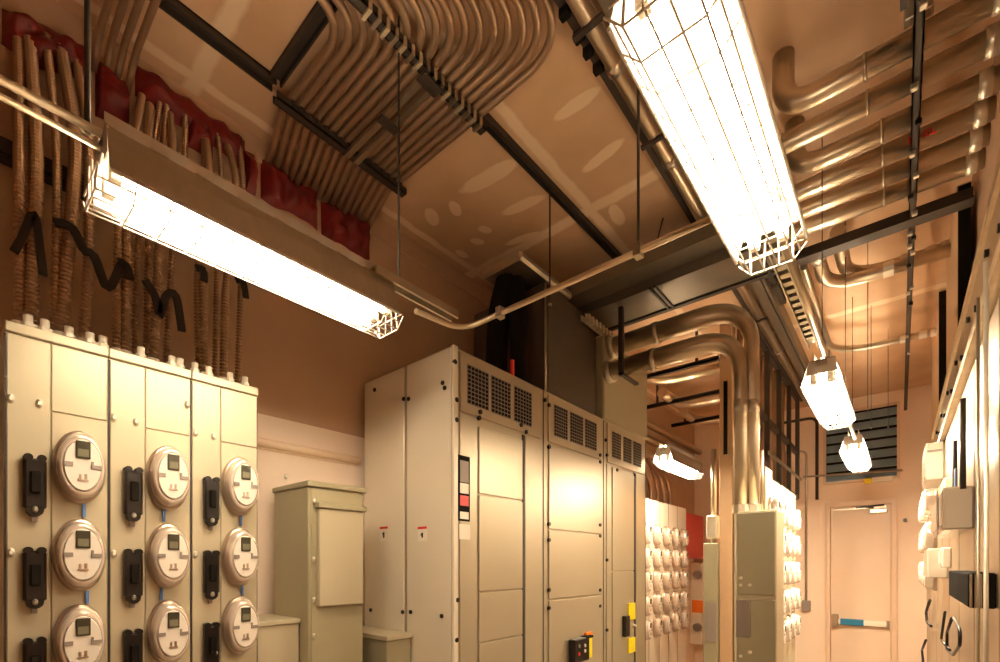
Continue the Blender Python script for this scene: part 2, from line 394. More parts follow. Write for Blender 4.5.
# flexible conduits above the cabinets
tops = [[(20, 30), (19, 136), (19, 190), (20, 270), (20, 333)], [(31, 30), (36, 136), (36, 200), (32, 270), (30, 337)], [(48, 25), (56, 136), (57, 200), (56, 270), (52, 341)],
        [(62, 35), (75, 136), (73, 200), (66, 270), (60, 343)], [(78, 50), (88, 136), (89, 200), (88, 270), (82, 347)],
        [(26, 40), (27, 136), (27, 200), (25, 270), (40, 339)],
        [(145, 88), (134, 138), (120, 200), (118, 256), (117, 354)], [(153, 98), (146, 145), (129, 200), (127, 256), (125, 357)], [(167, 100), (162, 155), (151, 220), (148, 256), (146, 362)],
        [(173, 107), (172, 159), (163, 220), (159, 256), (153, 364)], [(185, 113), (184, 166), (176, 230), (172, 260), (165, 368)], [(160, 100), (153, 150), (141, 210), (137, 260), (134, 359)],
        [(201, 119), (204, 161), (198, 260), (197, 300), (199, 378)], [(208, 124), (209, 176), (205, 260), (203, 300), (205, 380)], [(217, 124), (221, 178), (217, 270), (216, 310), (214, 382)],
        [(231, 138), (236, 187), (227, 280), (225, 310), (223, 385)], [(239, 147), (243, 187), (241, 280), (240, 310), (237, 388)]]
rad = [.68 * q for q in [.020, .026, .016, .027, .020, .010, .017, .021, .014, .021, .014, .011, .014, .020, .013, .020, .015]]
order = sorted(range(len(tops)), key=lambda i: tops[i][-1][0]); rank = {i: k for k, i in enumerate(order)}
for i, pth in enumerate(tops):
    xs = [-2.345, -2.30, -2.25, -2.22, -2.20]
    off = (-.05 if rad[i] < .0105 else 0.0)
    P = [PX(x, y, X + off) for (x, y), X in zip(pth, xs)]
    P[-1].z = PT + .03; P[0].z = min(P[0].z, 4.0)
    P.append(Vector((P[-1].x, P[-1].y, PT + .0)));
    P[0] = Vector((-2.39, P[0].y, P[0].z))
    path, rr = rib(smooth_path(P[:-1], 8), rad[i], .0030, .0075)
    path.append(P[-1]); rr.append(rad[i])
    t = thing('flexible_conduit', '%s flexible conduit from the left, rising out of the beige meter cabinets' % ordn(rank[i]), 'conduit', (P[-1].x, P[-1].y, PT + .028))
    obj('armored_hose', MB().tube(path, rr, 10, smooth=False), 'flex', t)
    c_ = MB().tube([(P[-1].x, P[-1].y, PT + .028), (P[-1].x, P[-1].y, PT + .085)], rad[i] + .007, 12)
    c_.tube([(P[-1].x, P[-1].y, PT + .040), (P[-1].x, P[-1].y, PT + .054)], rad[i] + .011, 6, smooth=False)
    obj('connector', c_, 'white', t)
for k, (x, y) in enumerate(((28, 335), (45, 340), (69, 344), (90, 349), (103, 352), (141, 362), (172, 370), (180, 373), (195, 376), (209, 382), (230, 386), (245, 390))):
    q = PX(x, y, -2.09); o = MB().tube([(q.x, q.y, PT + .028), (q.x, q.y, PT + .075)], .012, 10); o.tube([(q.x, q.y, PT + .036), (q.x, q.y, PT + .05)], .017, 6, smooth=False)
    tag(obj('cable_bushing', o, 'white', loc=(q.x, q.y, PT + .028)), '%s white bushing from the left on top of the meter cabinets' % ordn(k), 'bushing')
# rods and strut on the wall
st = MB().box((-2.40, -.3, 3.41), (-2.34, .98, 3.46)); st.box((-2.40, -.3, 3.40), (-2.345, .98, 3.405))
tag(obj('strut_channel', st, 'strut', loc=(-2.37, .3, 3.40)), 'dark strut channel on the left wall behind the flexible conduits', 'strut')
# tape / strap wraps
def strap(pts, w, label, X=-2.165):
    P = resample(smooth_path([PX(x, y, X) for x, y in pts], 6), .012); mb = MB(); vs = []
    for i, p in enumerate(P):
        t = (P[min(i + 1, len(P) - 1)] - P[max(i - 1, 0)]).normalized(); n = Vector((0, -t.z, t.y)) * w; h = Vector((.005, 0, 0))
        vs += [p - n - h, p + n - h, p + n + h, p - n + h]
    m = len(P); fs = [(i * 4 + k, i * 4 + (k + 1) % 4, i * 4 + 4 + (k + 1) % 4, i * 4 + 4 + k) for i in range(m - 1) for k in range(4)] + [(0, 3, 2, 1), (m * 4 - 4, m * 4 - 3, m * 4 - 2, m * 4 - 1)]
    mb.add(vs, fs); tag(obj('cable_strap', mb, 'tape', loc=P[0]), label, 'strap')
strap([(14, 252), (22, 238), (34, 214), (40, 250), (43, 276)], .011, 'black strap around the two leftmost flexible conduits')
strap([(54, 222), (72, 228), (84, 250), (94, 256), (108, 288), (122, 262)], .013, 'long black strap sagging between the flexible conduits below the left light')
strap([(118, 262), (126, 266), (130, 282)], .014, 'short black strap around two conduits over the middle cabinet')
strap([(145, 280), (156, 298), (160, 316), (166, 296), (176, 296), (182, 332)], .013, 'black strap with hanging tail over the middle cabinet')
strap([(196, 268), (203, 270), (204, 282)], .013, 'small black strap around a conduit over the right cabinet')
strap([(236, 280), (243, 282), (246, 298)], .012, 'black strap at the rightmost flexible conduit')
# firestop putty
def putty(corners, label, dep=.05):
    # corners: pixel polygon edges top-left, top-right, bottom-right, bottom-left on the wall
    a, b, c, d = [PX(x, y, WL + .02) for x, y in corners]; nu, nv = 26, 10; vs = []; fs = []
    for j in range(nv + 1):
        for i in range(nu + 1):
            u, v = i / nu, j / nv; p = (a.lerp(b, u)).lerp(d.lerp(c, u), v)
            e = min(u, 1 - u) * nu / 3; e2 = min(v, 1 - v) * nv / 2.5; ed = min(1, e, e2)
            nn = noise.noise(p * 18)
            p = Vector((WL + .004 + ed * (dep + .045 * nn), p.y, p.z + (1 - min(1, e2)) * .035 * noise.noise(p * 9 + Vector((5, 0, 0)))))
            p.z = min(p.z, CEIL - .004); vs.append(p)
    for j in range(nv):
        for i in range(nu): k = j * (nu + 1) + i; fs.append((k, k + 1, k + nu + 2, k + nu + 1))
    tag(obj('firestop_putty', MB().add(vs, fs, True), 'red', loc=a), label, 'firestop')
putty([(2, 4), (92, 52), (92, 84), (2, 40)], 'dark red firestop putty at the top left corner above the flexible conduits')
putty([(96, 58), (131, 80), (130, 122), (96, 112)], 'square red firestop putty block under four overhead conduits at left')
putty([(136, 62), (246, 140), (247, 170), (136, 92)], 'long red firestop putty band along the wall top behind the conduits')
putty([(188, 112), (214, 128), (214, 158), (188, 142)], 'lower red firestop patch behind the conduits over the left light')
putty([(246, 148), (256, 156), (256, 198), (246, 190)], 'small red firestop lump left of the conduit bundle')
putty([(262, 158), (318, 192), (319, 228), (262, 196)], 'red firestop putty under the left half of the curved conduit bundle')
putty([(322, 196), (371, 222), (371, 257), (323, 236)], 'red firestop putty under the right half of the curved conduit bundle')
# four overhead conduits at top left
for k in range(4):
    y = .385 + k * .036
    t = MB().tube(elbow_path([(WL + .01, y, 3.93), (-2.30, y, 4.0), (-1.2, y, 4.0)], .12), .0125, 10)
    tag(obj('overhead_conduit', t, 'bund', loc=(-2.4, y, 3.9)), '%s of four short overhead conduits at top left' % ['nearest', 'second', 'third', 'farthest'][k], 'conduit')
# curved conduit bundle
NB = 16
for i in range(NB):
    y = .989 + .0387 * i; z = 4.03; xf = -1.58 + .0408 * i; r = .28 + .0085 * i
    wy = y + .06
    pts = [(WL + .01, wy, z - .05), (-2.34, wy, z), (-2.12, y, z), (xf, y, z), (xf, -1.2, z)]
    P = [Vector(q) for q in pts]
    path = [P[0], P[1], P[2], Vector((xf - r - .05, y, z))]
    path += elbow_path([Vector((xf - r - .05, y, z)), P[3], P[4]], r, 12)[1:]
    tag(obj('bundled_conduit', MB().tube(path, .0160, 10), 'bund', loc=(xf, y, z)), '%s conduit from the inside of the curved ceiling bundle' % ordn(i), 'conduit', 'conduits of the curved ceiling bundle')
# extra conduit crossing to the wall at the bundle's left edge
def lat_strut(x, y0, y1, z, label, w=.04, h=.03, m='strut'):
    mb = MB().box((x - w / 2, y0, z), (x + w / 2, y1, z + .006)); mb.box((x - w / 2, y0, z), (x - w / 2 + .006, y1, z + h)); mb.box((x + w / 2 - .006, y0, z), (x + w / 2, y1, z + h))
    t = thing('strut_channel', label, 'strut', (x, (y0 + y1) / 2, z)); obj('channel', mb, m, t); return t
t = lat_strut(-2.035, .92, 1.61, 3.978, 'dark strut under the wall end of the curved conduit bundle')
for i in range(NB):
    y = .985 + .0387 * i; obj('pipe_clamp', box((-2.06, y - .004, 3.984), (-2.01, y + .010, 4.012)), 'strut', t)
t = lat_strut(-1.46, .92, 1.61, 3.978, 'clamp-studded strut under the middle of the curved conduit bundle')
for i in range(NB):
    y = .985 + .0387 * i; obj('pipe_clamp', MB().box((-1.485, y - .005, 3.968), (-1.435, y + .009, 4.01)), 'galv' if i % 2 else 'strutl', t)
mb = MB().box((-2.035, 1.25, 3.958), (-1.46, 1.275, 3.978)); mb.box((-2.035, 1.30, 3.958), (-1.46, 1.325, 3.978))
t = thing('cross_strut', 'double cross strut between the two bundle struts', 'strut', (-1.75, 1.28, 3.96)); obj('channel_pair', mb, 'galv', t)
obj('splice_plate', box((-1.76, 1.24, 3.950), (-1.72, 1.335, 3.958)), 'strut', t); obj('splice_plate', box((-1.49, 1.24, 3.950), (-1.44, 1.335, 3.958)), 'strut', t)
# ceiling struts
def ceil_strut(a, b, w, label, m='strut', h=.035):
    a, b = Vector(a), Vector(b); d = (b - a).normalized(); n = Vector((-d.y, d.x, 0)) * w / 2
    mb = MB(); z0 = CEIL - h
    for o1, o2, za, zb in ((-1, -.7, z0, CEIL - .001), (.7, 1, z0, CEIL - .001), (-1, 1, CEIL - .01, CEIL - .002)):
        q = [a + n * o1, b + n * o1, b + n * o2, a + n * o2]
        mb.add([(v.x, v.y, z) for z in (za, zb) for v in q], [(0, 1, 2, 3), (7, 6, 5, 4), (0, 4, 5, 1), (1, 5, 6, 2), (2, 6, 7, 3), (3, 7, 4, 0)])
    return tag(obj('ceiling_strut', mb, m, loc=(a + b) / 2), label, 'strut')
ceil_strut((-2.085, -.5, 0), (-2.085, .94, 0), .05, 'dark ceiling strut running to the left edge of the conduit bundle')
ceil_strut((-2.06, .935, 0), (-1.0, .935, 0), .05, 'dark ceiling strut branching off across the conduit bundle')
ceil_strut((-1.495, 1.46, 0), (-1.46, 3.62, 0), .045, 'long dark ceiling strut running from the bundle to the busway')
def rod(x, y, z0, z1, label, r=.0045):
    t = thing('threaded_rod', label, 'hanger rod', (x, y, z0)); obj('rod', MB().tube([(x, y, z0), (x, y, z1)], r, 6), 'strut', t)
    obj('nut', MB().tube([(x, y, z0 + .004), (x, y, z0 + .016)], r * 2.4, 6, smooth=False), 'galv', t); return t
q = PX(392, 285, -1.475); rod(-1.475, 1.14, 3.05, CEIL, 'thin hanger rod from the conduit bundle down to the left light')
rod(-1.44, .22, 3.0, CEIL, 'pale hanger rod beside the near end of the left light', .006)
rod(-1.475, 2.17, 3.42, CEIL - .03, 'hanger rod from the long ceiling strut to the busway end')
rod(-1.46, 3.0, 3.8, CEIL - .03, 'short hanger rod at the far end of the long ceiling strut')
rod(-.63, 1.42, 2.99, CEIL, 'long hanger rod holding the crosswise conduit near the big light')
q = PZ(663, 218, CEIL); mb = MB().tube([(q.x, q.y, CEIL), PY(655, 250, q.y + .02)], .004, 6)
tag(obj('hanger_wire', mb, 'strut', loc=q), 'short slanted hanger wire next to the long rod', 'hanger wire')
# ------------------------------------------------------------------ conduit feeding the lights
cz = 2.985
mb = MB().tube(elbow_path([(-1.41, 1.17, cz - .02), (-1.41, 1.42, cz), (LX - .08, 1.42, cz)], .10, 10), .0105, 10)
t = thing('light_conduit', 'slim bright conduit running along the left light and bending across the room', 'conduit', (-1.4, 0, cz)); obj('tube', mb, 'strutl', t)
obj('tube', MB().tube([(-1.425, -1.5, cz + .02), (-1.425, .243, cz + .02)], .010, 10), 'strutl', t); obj('second_tube', MB().tube([(-1.435, -1.5, cz - .008), (-1.435, .243, cz - .008)], .007, 8), 'strutl', t)
for x in (-1.2, -.63): obj('strap_clamp', MB().box((x - .012, 1.405, cz - .018), (x + .012, 1.435, cz + .022)), 'galv', t)
mb = MB().box((-1.44, .98, cz + .03), (-1.43, 1.38, cz + .055)); mb.box((-1.40, .98, cz + .03), (-1.39, 1.38, cz + .055)); mb.box((-1.44, .98, cz + .055), (-1.39, 1.38, cz + .06))
tag(obj('fixture_rail', mb, 'galv', loc=(-1.41, 1.2, cz)), 'short double rail above the far end of the left light', 'rail')
mb = MB().tube([(LX + .02, 1.58, 2.975), (LX + .02, 2.64, 2.975)], .013, 10)
tag(obj('link_conduit', mb, 'pipe', loc=(LX, 2.1, 2.97)), 'short bright conduit linking the big light to the next light', 'conduit')
mb = MB().tube([(LX + .02, 3.75, 2.975), (LX + .02, 4.57, 2.975)], .013, 10)
tag(obj('link_conduit', mb, 'pipe', loc=(LX, 4.1, 2.97)), 'short bright conduit between the two small lights near the louver', 'conduit')
mb = MB()
for k in range(16): mb.box((LX - .035, 1.60 + k * .06, 3.01), (LX - .005, 1.63 + k * .06, 3.03))
mb.box((LX - .04, 1.58, 3.03), (LX, 2.62, 3.036)); mb.box((LX - .004, 1.58, 3.0), (LX, 2.62, 3.03)); mb.box((LX - .04, 1.58, 3.0), (LX - .036, 2.62, 3.03))
tag(obj('slotted_rail', mb, 'galv', loc=(LX, 2.1, 3.0)), 'slotted steel rail above the link conduit behind the big light', 'rail')
for k, (y) in enumerate((2.75, 3.60, 4.65)):
    rod(LX + .03 * (k % 2), y, 3.04, CEIL, ['hanger rod over the near end of the second light', 'hanger rod over the far end of the second light', 'hanger rod over the farthest light'][k], .0022)
# ------------------------------------------------------------------ depth pipe, channels near ceiling
bx = -.90
t = thing('ceiling_pipe', 'long thick pipe running down the room just left of the big light', 'pipe', (bx, 2, 3.95))
obj('pipe_run', MB().tube([(bx + .04, -1.5, 3.97), (bx + .04, 6.9, 3.97)], .030, 14), 'pipe', t)
for y in (1.02, 1.33, 1.72, 2.3, 3.6, 5.0): obj('coupling', MB().tube([(bx + .04, y - .02, 3.97), (bx + .04, y + .02, 3.97)], .036, 14), 'galv', t)
for y in (1.5, 2.1, 4.2): obj('pipe_clamp', MB().box((bx - .02, y, 3.93), (bx + .10, y + .02, 3.945)), 'strut', t)
mb = MB().box((bx - .035, -1.5, 4.02), (bx - .005, 6.9, CEIL - .001)); mb.box((bx - .045, -1.5, 4.015), (bx - .005, 6.9, 4.022))
t = thing('ceiling_channel', 'narrow dark channel with clamps along the left side of the thick ceiling pipe', 'channel', (bx - .02, 2, 4.05)); obj('channel', mb, 'strut', t)
for y in (1.12, 1.45, 1.55, 1.62, 1.70): obj('beam_clamp', box((bx - .05, y, 3.985), (bx - .01, y + .03, 4.03), .004), 'blackm', t)
mb = MB().box((bx + .085, -1.5, 3.99), (bx + .15, 6.9, CEIL - .001)); mb.box((bx + .16, -1.5, 3.985), (bx + .178, 6.9, CEIL - .001))
tag(obj('ceiling_channel', mb, 'duct', loc=(bx + .12, 2, 4.04)), 'broad grey channel between the thick ceiling pipe and the big light', 'channel')
# ------------------------------------------------------------------ busway across the room
t = thing('busway', 'flat stepped grey busway crossing the room under the ceiling', 'busway', (-1.1, 3.05, 3.8))
mb = MB().box((-2.39, 2.82, 3.86), (-.50, 2.99, 3.95)); obj('trough', mb, 'duct', t)
mb = MB().box((-2.39, 2.99, 3.80), (-.50, 3.30, 3.88), .01); obj('housing', mb, 'duct', t)
mb = MB().box((-2.39, 2.80, 3.84), (-.50, 2.822, 3.90)); mb.box((-2.39, 2.985, 3.795), (-.50, 3.0, 3.96)); obj('flange', mb, 'duct', t)
mb = MB().box((-2.39, 3.30, 3.79), (WJ, 3.335, 3.87)); mb.box((-.50, 3.255, 3.79), (WJ, 3.30, 3.80)); tag(obj('support_channel', mb, 'strut', loc=(-.1, 3.31, 3.79)), 'black crosswise channel carrying the busway and ending at the dark riser duct', 'strut')
for x in (-1.25, -1.22, -.62): obj('joint_strap', box((x, 2.98, 3.79), (x + .015, 3.31, 3.80)), 'strut', t)
mb = MB().box((-1.665, 2.82, 3.66), (-1.625, 3.28, 3.665)); mb.box((-1.665, 2.82, 3.66), (-1.66, 3.28, 3.70)); mb.box((-1.63, 2.82, 3.66), (-1.625, 3.28, 3.70))
for k in range(9): mb.box((-1.64, 2.84 + k * .05, 3.652), (-1.61, 2.865 + k * .05, 3.70))
tag(obj('perforated_strut', mb, 'strutl', loc=(-1.65, 3.0, 3.66)), 'bright perforated strut between busway and tall box', 'strut')
# ------------------------------------------------------------------ switchgear
SX = -1.64; SB = WL + .06; SY = 1.583; SW = .752; ST = 3.05
def sgY(px): return PX(px, 500, SX).y
def sgbox(parent, nm, x0, x1, z0, z1, d=.006, m='sg', bev=.003, base=0.):
    return obj(nm, box((SX + base, sgY(x0), z0), (SX + base + d, sgY(x1), z1), bev), m, parent)
secs = [(452, 543.5), (543.5, 603.5), (603.5, 645.5)]
for s, (xa, xb) in enumerate(secs):
    ya, yb = sgY(xa), sgY(xb)
    t = thing('switchgear_cabinet', ['tall switchgear cabinet section with its bright side facing the meters, nearest of three', 'middle tall switchgear section with three bolted front panels', 'far tall switchgear section under the tall grey box'][s], 'switchgear', ((SX + SB) / 2, (ya + yb) / 2, 0))
    obj('cabinet_body', box((SB, ya + .002, .08), (SX, yb - .002, ST), .004), 'sg', t)
    obj('plinth', box((SB + .02, ya + .01, 0), (SX - .03, yb - .01, .08)), 'blackm', t)
    obj('seam', box((SX - .004, yb - .007, .1), (SX + .002, yb - .001, ST - .01)), 'seam', t)
    # vent head panel
    vx = [[(466, 487), (490, 509), (513, 530)], [(553, 566), (569, 581.5), (584, 595)], [(611, 619.5), (622.5, 630), (632.5, 640)]][s]
    e0, e1 = xa + (7, 4, 3)[s], xb - (4, 3, 1.5)[s]
    obj('vent_panel', box((SX, sgY(e0), 2.745), (SX + .008, sgY(e1), 3.035), .003), 'sg', t)
    for a, b in vx:
        y0, y1 = sgY(a), sgY(b)
        g = obj('vent_grille', box((SX + .007, y0, 2.795), (SX + .0095, y1, 2.985)), 'blackm', t)
        mb = MB(); n = 9
        for k in range(n + 1): zz = 2.795 + .19 * k / n; mb.box((SX + .0095, y0, zz - .0018), (SX + .013, y1, zz + .0018))
        for k in range(7): yy = y0 + (y1 - y0) * k / 6; mb.box((SX + .0095, yy - .0012, 2.795), (SX + .0125, yy + .0012, 2.985))
        obj('grille_bars', mb, 'grey', g)
    if s == 0:
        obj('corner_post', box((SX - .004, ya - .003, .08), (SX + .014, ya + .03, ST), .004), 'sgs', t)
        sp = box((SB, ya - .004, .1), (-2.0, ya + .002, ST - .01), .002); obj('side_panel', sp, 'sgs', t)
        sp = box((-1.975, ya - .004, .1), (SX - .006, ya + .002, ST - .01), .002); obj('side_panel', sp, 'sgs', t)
        for q in ((375, 390, 'a'), (404, 399, 'b'), (409, 399, 'b'), (443, 383, 'c'), (445, 388, 'c'), (371, 610, ''), (403, 612, ''), (411, 612, ''), (442, 616, ''), (403, 652, ''), (407, 652, '')):
            v = PY(q[0], q[1], ya - .004); obj('bolt', MB().tube([(v.x, ya - .010, v.z), (v.x, ya - .003, v.z)], .011, 10), 'black', t)
        for (x0, y0, x1, y1) in ((380, 527, 388, 541), (418, 527, 427, 541)):
            a, b = PY(x0, y0, ya - .005), PY(x1, y1, ya - .005)
            st_ = obj('warning_sticker', box((a.x, ya - .006, b.z), (b.x, ya - .004, a.z)), 'white', t, 'white sticker with red edge')
            mb = MB().box((a.x, ya - .007, a.z - .012), (b.x, ya - .006, a.z)); obj('red_edge', mb, 'redp', st_)
            cx = (a.x + b.x) / 2; mb = MB().box((cx - .006, ya - .007, b.z + .018), (cx + .006, ya - .006, a.z - .03)); mb.box((cx - .012, ya - .007, a.z - .045), (cx + .002, ya - .006, a.z - .036)); obj('symbol', mb, 'black', st_)
        sgbox(t, 'front_panel', 459, 476, .12, 2.735)
        sgbox(t, 'door', 478, 521.5, 2.36, 2.70, .009)
        sgbox(t, 'lower_panel', 478, 521.5, 1.86, 2.35, .009)
        sgbox(t, 'lower_panel', 478, 521.5, 1.60, 1.853, .009)
        sgbox(t, 'lower_panel', 478, 521.5, .12, 1.593, .009)
        sgbox(t, 'front_panel', 524.5, 540, .12, 2.735)
        sgbox(t, 'seam', 521.8, 524.2, .12, 2.735, .004, 'seam', 0)
        lb = sgbox(t, 'label_plate', 457, 468.5, 2.21, 2.53, .004, 'blackm', 0, .006)
        for z0, z1, mm in ((2.40, 2.505, 'grey'), (2.345, 2.395, 'white'), (2.285, 2.335, 'redp'), (2.22, 2.255, 'white')): sgbox(lb, 'label_print', 458.5, 467, z0, z1, .002, mm, 0, .010)
        sgbox(t, 'label_plate', 458, 469, 2.12, 2.195, .002, 'yellow' if 0 else 'white', 0, .006)
        bl = [(454.5, 362), (456, 400), (456, 420), (479, 418), (480, 412), (521, 425), (456, 640), (457, 600), (526, 432)]
    elif s == 1:
        for z0, z1 in ((2.215, 2.735), (1.785, 2.205), (.12, 1.775)): sgbox(t, 'front_panel', 548, 600.5, z0, z1, .009)
        bl = [(545, 400), (549, 405), (549, 447), (549, 524), (600, 462), (600, 525), (549, 540), (549, 590), (600, 536), (600, 590), (549, 608), (600, 606), (600, 455)]
    else:
        sgbox(t, 'front_panel', 606, 611, .12, 2.735); sgbox(t, 'door', 611.5, 633, 1.95, 2.72, .009); sgbox(t, 'door', 611.5, 633, .12, 1.94, .009)
        sgbox(t, 'front_panel', 635.5, 644, .12, 2.735); sgbox(t, 'seam', 633.3, 635.2, .12, 2.735, .004, 'seam', 0)
        bl = [(606, 440), (607, 455), (607, 560), (607, 630), (617, 470), (635, 475)]
    for x, y in bl:
        v = PX(x, y, SX + .009); obj('bolt', MB().tube([(SX + .004, v.y, v.z), (SX + .016, v.y, v.z)], .012, 10), 'black', t)
    if s == 1:
        h = sgbox(t, 'breaker_unit', 567, 582, 1.36, 1.515, .05, 'black', .006, .009); 
        for k, (xx, zz) in enumerate(((571, 1.47), (577, 1.465), (577, 1.43), (571, 1.42))): v = sgY(xx); obj('button', MB().latheX((SX + .058, v, zz), [(0, .012), (.008, .011)], .8, 10), ('grey', 'white', 'white', 'redp')[k], h)
        sgbox(t, 'handle', 579, 586, 1.505, 1.52, .05, 'blackm', .003, .009)
        sgbox(t, 'warning_tag', 584, 589.5, 1.36, 1.49, .012, 'yellow', 0, .009); sgbox(t, 'warning_tag', 583, 589, 1.50, 1.535, .02, 'orange', 0, .009)
    if s == 2:
        sgbox(t, 'breaker_unit', 621, 625.5, 1.44, 1.60, .03, 'black', .004, .009)
        sgbox(t, 'warning_tag', 626.5, 633, 1.56, 1.69, .012, 'yellow', 0, .009); sgbox(t, 'warning_tag', 626.5, 633, 1.30, 1.415, .012, 'yellow', 0, .009)
        obj('handle_ring', MB().tube([(SX + .01, sgY(632), 1.50), (SX + .04, sgY(631), 1.51), (SX + .04, sgY(629), 1.52)], .008, 8), 'silver', t)
# top-of-gear equipment
t = thing('riser_box', 'tall grey box standing on the far switchgear section', 'electrical box', (-1.85, 3.48, ST))
ya, yb = PX(603, 400, SX).y, PX(647, 400, SX).y
obj('box_body', box((-2.2, ya, ST), (SX - .002, yb, 3.655), .004), 'beige_d', t)
obj('front_cover', box((SX - .002, ya + .01, ST + .01), (SX + .004, yb - .01, 3.645), .002), 'beige_d', t)
t = thing('dark_enclosure', 'dark brown enclosure standing on the middle switchgear section', 'electrical box', (-2.0, 2.8, ST))
obj('box_body', box((-2.30, 2.43, ST), (-1.69, ya - .01, 3.76), .005), 'darkbox', t)
obj('door', box((-1.69, 2.46, ST + .02), (-1.684, ya - .03, 3.74), .002), 'darkbox', t)
obj('edge_bead', MB().tube([(-1.685, 2.43, ST), (-1.685, 2.43, 3.75)], .006, 6), 'galv', t)
mb = MB().tube(smooth_path([(-1.95, 2.27, ST), (-1.95, 2.27, 3.35), (-1.93, 2.28, 3.6), (-1.90, 2.32, 3.80)], 8), .07, 12)
mb.tube(smooth_path([(-1.80, 2.31, ST), (-1.80, 2.30, 3.35), (-1.82, 2.31, 3.6), (-1.85, 2.36, 3.80)], 8), .05, 12)
tag(obj('cable_sleeve', mb, 'blackm', loc=(-2.1, 2.3, ST)), 'thick black cable sleeves rising from the switchgear top beside the dark enclosure', 'cable')
tag(obj('red_stub', box((-1.75, 2.16, ST), (-1.73, 2.18, 3.20), .003), M['redp'], loc=(-1.74, 2.17, ST)), 'thin red bar standing on the switchgear top', 'bar')
mb = MB().box((-2.02, 2.20, 3.80), (-1.70, 2.78, 3.855), .015); tag(obj('support_plate', mb, 'galv', loc=(-1.9, 2.6, 3.72)), 'grey support bracket at the busway edge above the black cable sleeves', 'bracket')
# ------------------------------------------------------------------ small cabinet and low boxes
t = thing('small_cabinet', 'small olive cabinet with a raised square door between meters and switchgear', 'electrical cabinet', (-2.2, 1.2, 0))
obj('cabinet_body', box((-2.33, 1.05, 0), (-2.0, 1.33, 2.345), .004), 'beige_d', t)
obj('rain_top', box((-2.335, 1.042, 2.345), (-1.985, 1.345, 2.37), .004), 'beige_d', t)
obj('front_frame', box((-2.0, 1.062, .32), (-1.994, 1.325, 2.335), .002), 'beige_d', t)
d = obj('door', box((-1.994, 1.085, 1.81), (-1.966, 1.312, 2.25), .004), 'beige', t)
obj('door_lip', box((-1.994, 1.075, 2.25), (-1.955, 1.322, 2.275), .003), 'beige_d', t)
for z in (2.28, 2.02, 1.84, 1.68): obj('hinge', MB().tube([(-1.99, 1.072, z - .012), (-1.99, 1.072, z + .012)], .006, 8), 'silver', t)
obj('bolt', MB().tube([(-2.2, 1.046, 2.40), (-2.2, 1.046, 2.42)], .006, 8), 'silver', t)
t = thing('wireway_box', 'low beige wireway box between meter cabinet and small cabinet', 'electrical box', (-2.2, .95, 0))
obj('box_body', box((WI, .862, .9), (-2.07, 1.045, 1.735), .004), 'beige', t); obj('lid', box((WI, .860, 1.735), (-2.06, 1.047, 1.755), .003), 'beige', t)
t = thing('wireway_box', 'low beige box in front of the switchgear side', 'electrical box', (-2.1, 1.5, 0))
obj('box_body', box((WI, 1.42, .5), (-1.93, 1.57, 1.62), .004), 'beige_d', t); obj('lid', box((WI, 1.413, 1.62), (-1.92, 1.575, 1.645), .003), 'beige', t)
# ------------------------------------------------------------------ alcove: far meter bank on the left wall
Ya, Yb = 4.05, 6.05
t = thing('meter_bank', 'pale wide meter bank on the left wall beyond the switchgear', 'meter cabinet', (-2.2, 5, 0))
obj('enclosure', box((WI, Ya, .5), (-2.06, Yb, 2.70), .004), 'white', t)
obj('cover', box((-2.06, Ya + .01, .52), (-2.05, Yb - .01, 2.69), .002), 'white', t)
for k in range(1, 7): obj('seam', box((-2.056, Ya + .28 * k - .005, .52), (-2.048, Ya + .28 * k + .005, 2.69)), 'grey', t)
for c in range(7):
    for r in range(5):
        z = 2.314 - .250 * r
        put_meter((-2.05, Ya + .16 + .28 * c, z), 'small bright meter in the far alcove bank, %s column from the switchgear, %s row' % (ordn(c), ordn(r)))
for k in range(8):
    y = 4.5 + .20 * k; P = [(-2.2, y, 2.70), (-2.21, y + .02, 2.9), (-2.25, y - .02, 3.1), (-2.33, y - .01, 3.27)]
    path, rr = rib(smooth_path(P, 8), .022, .0015, .016)
    tag(obj('flexible_conduit', MB().tube(path, rr, 8), 'flex', loc=(-2.2, y, 2.7)), '%s conduit rising from the far alcove meter bank' % ordn(k), 'conduit', 'conduits above the alcove meter bank')
# red box, orange marked cabinet on the far wall
t = thing('red_cabinet', 'bright red box on the wall in the far alcove corner', 'fire alarm box', (-2.3, 6.85, 2))
a, b = PX(679, 505, -2.36), PX(699, 575, -2.2)
obj('box_body', box((WI, 6.2, 2.08), (-2.20, 7.2, 2.70), .01), 'redbox', t); obj('door', box((-2.20, 6.22, 2.11), (-2.19, 7.18, 2.68), .004), 'redbox', t)
t = thing('control_panel', 'pale narrow panel with an orange label in the far alcove corner', 'control panel', (-1.95, 7.4, 0))
a, b = PY(690, 560, 7.4), PY(704, 662, 7.4)
obj('panel_body', box((a.x, 7.3, .8), (b.x, WF - .022, 2.02), .004), 'white', t)
c0, c1 = PY(692, 600, 7.3), PY(703, 613, 7.3); obj('orange_label', box((c0.x, 7.29, c1.z), (c1.x, 7.3, c0.z)), 'orange', t)
for y in (575, 627): v = PY(698, y, 7.3); obj('gauge', MB().tube([(v.x, 7.3, v.z), (v.x, 7.24, v.z)], .06, 14), 'grey', t)
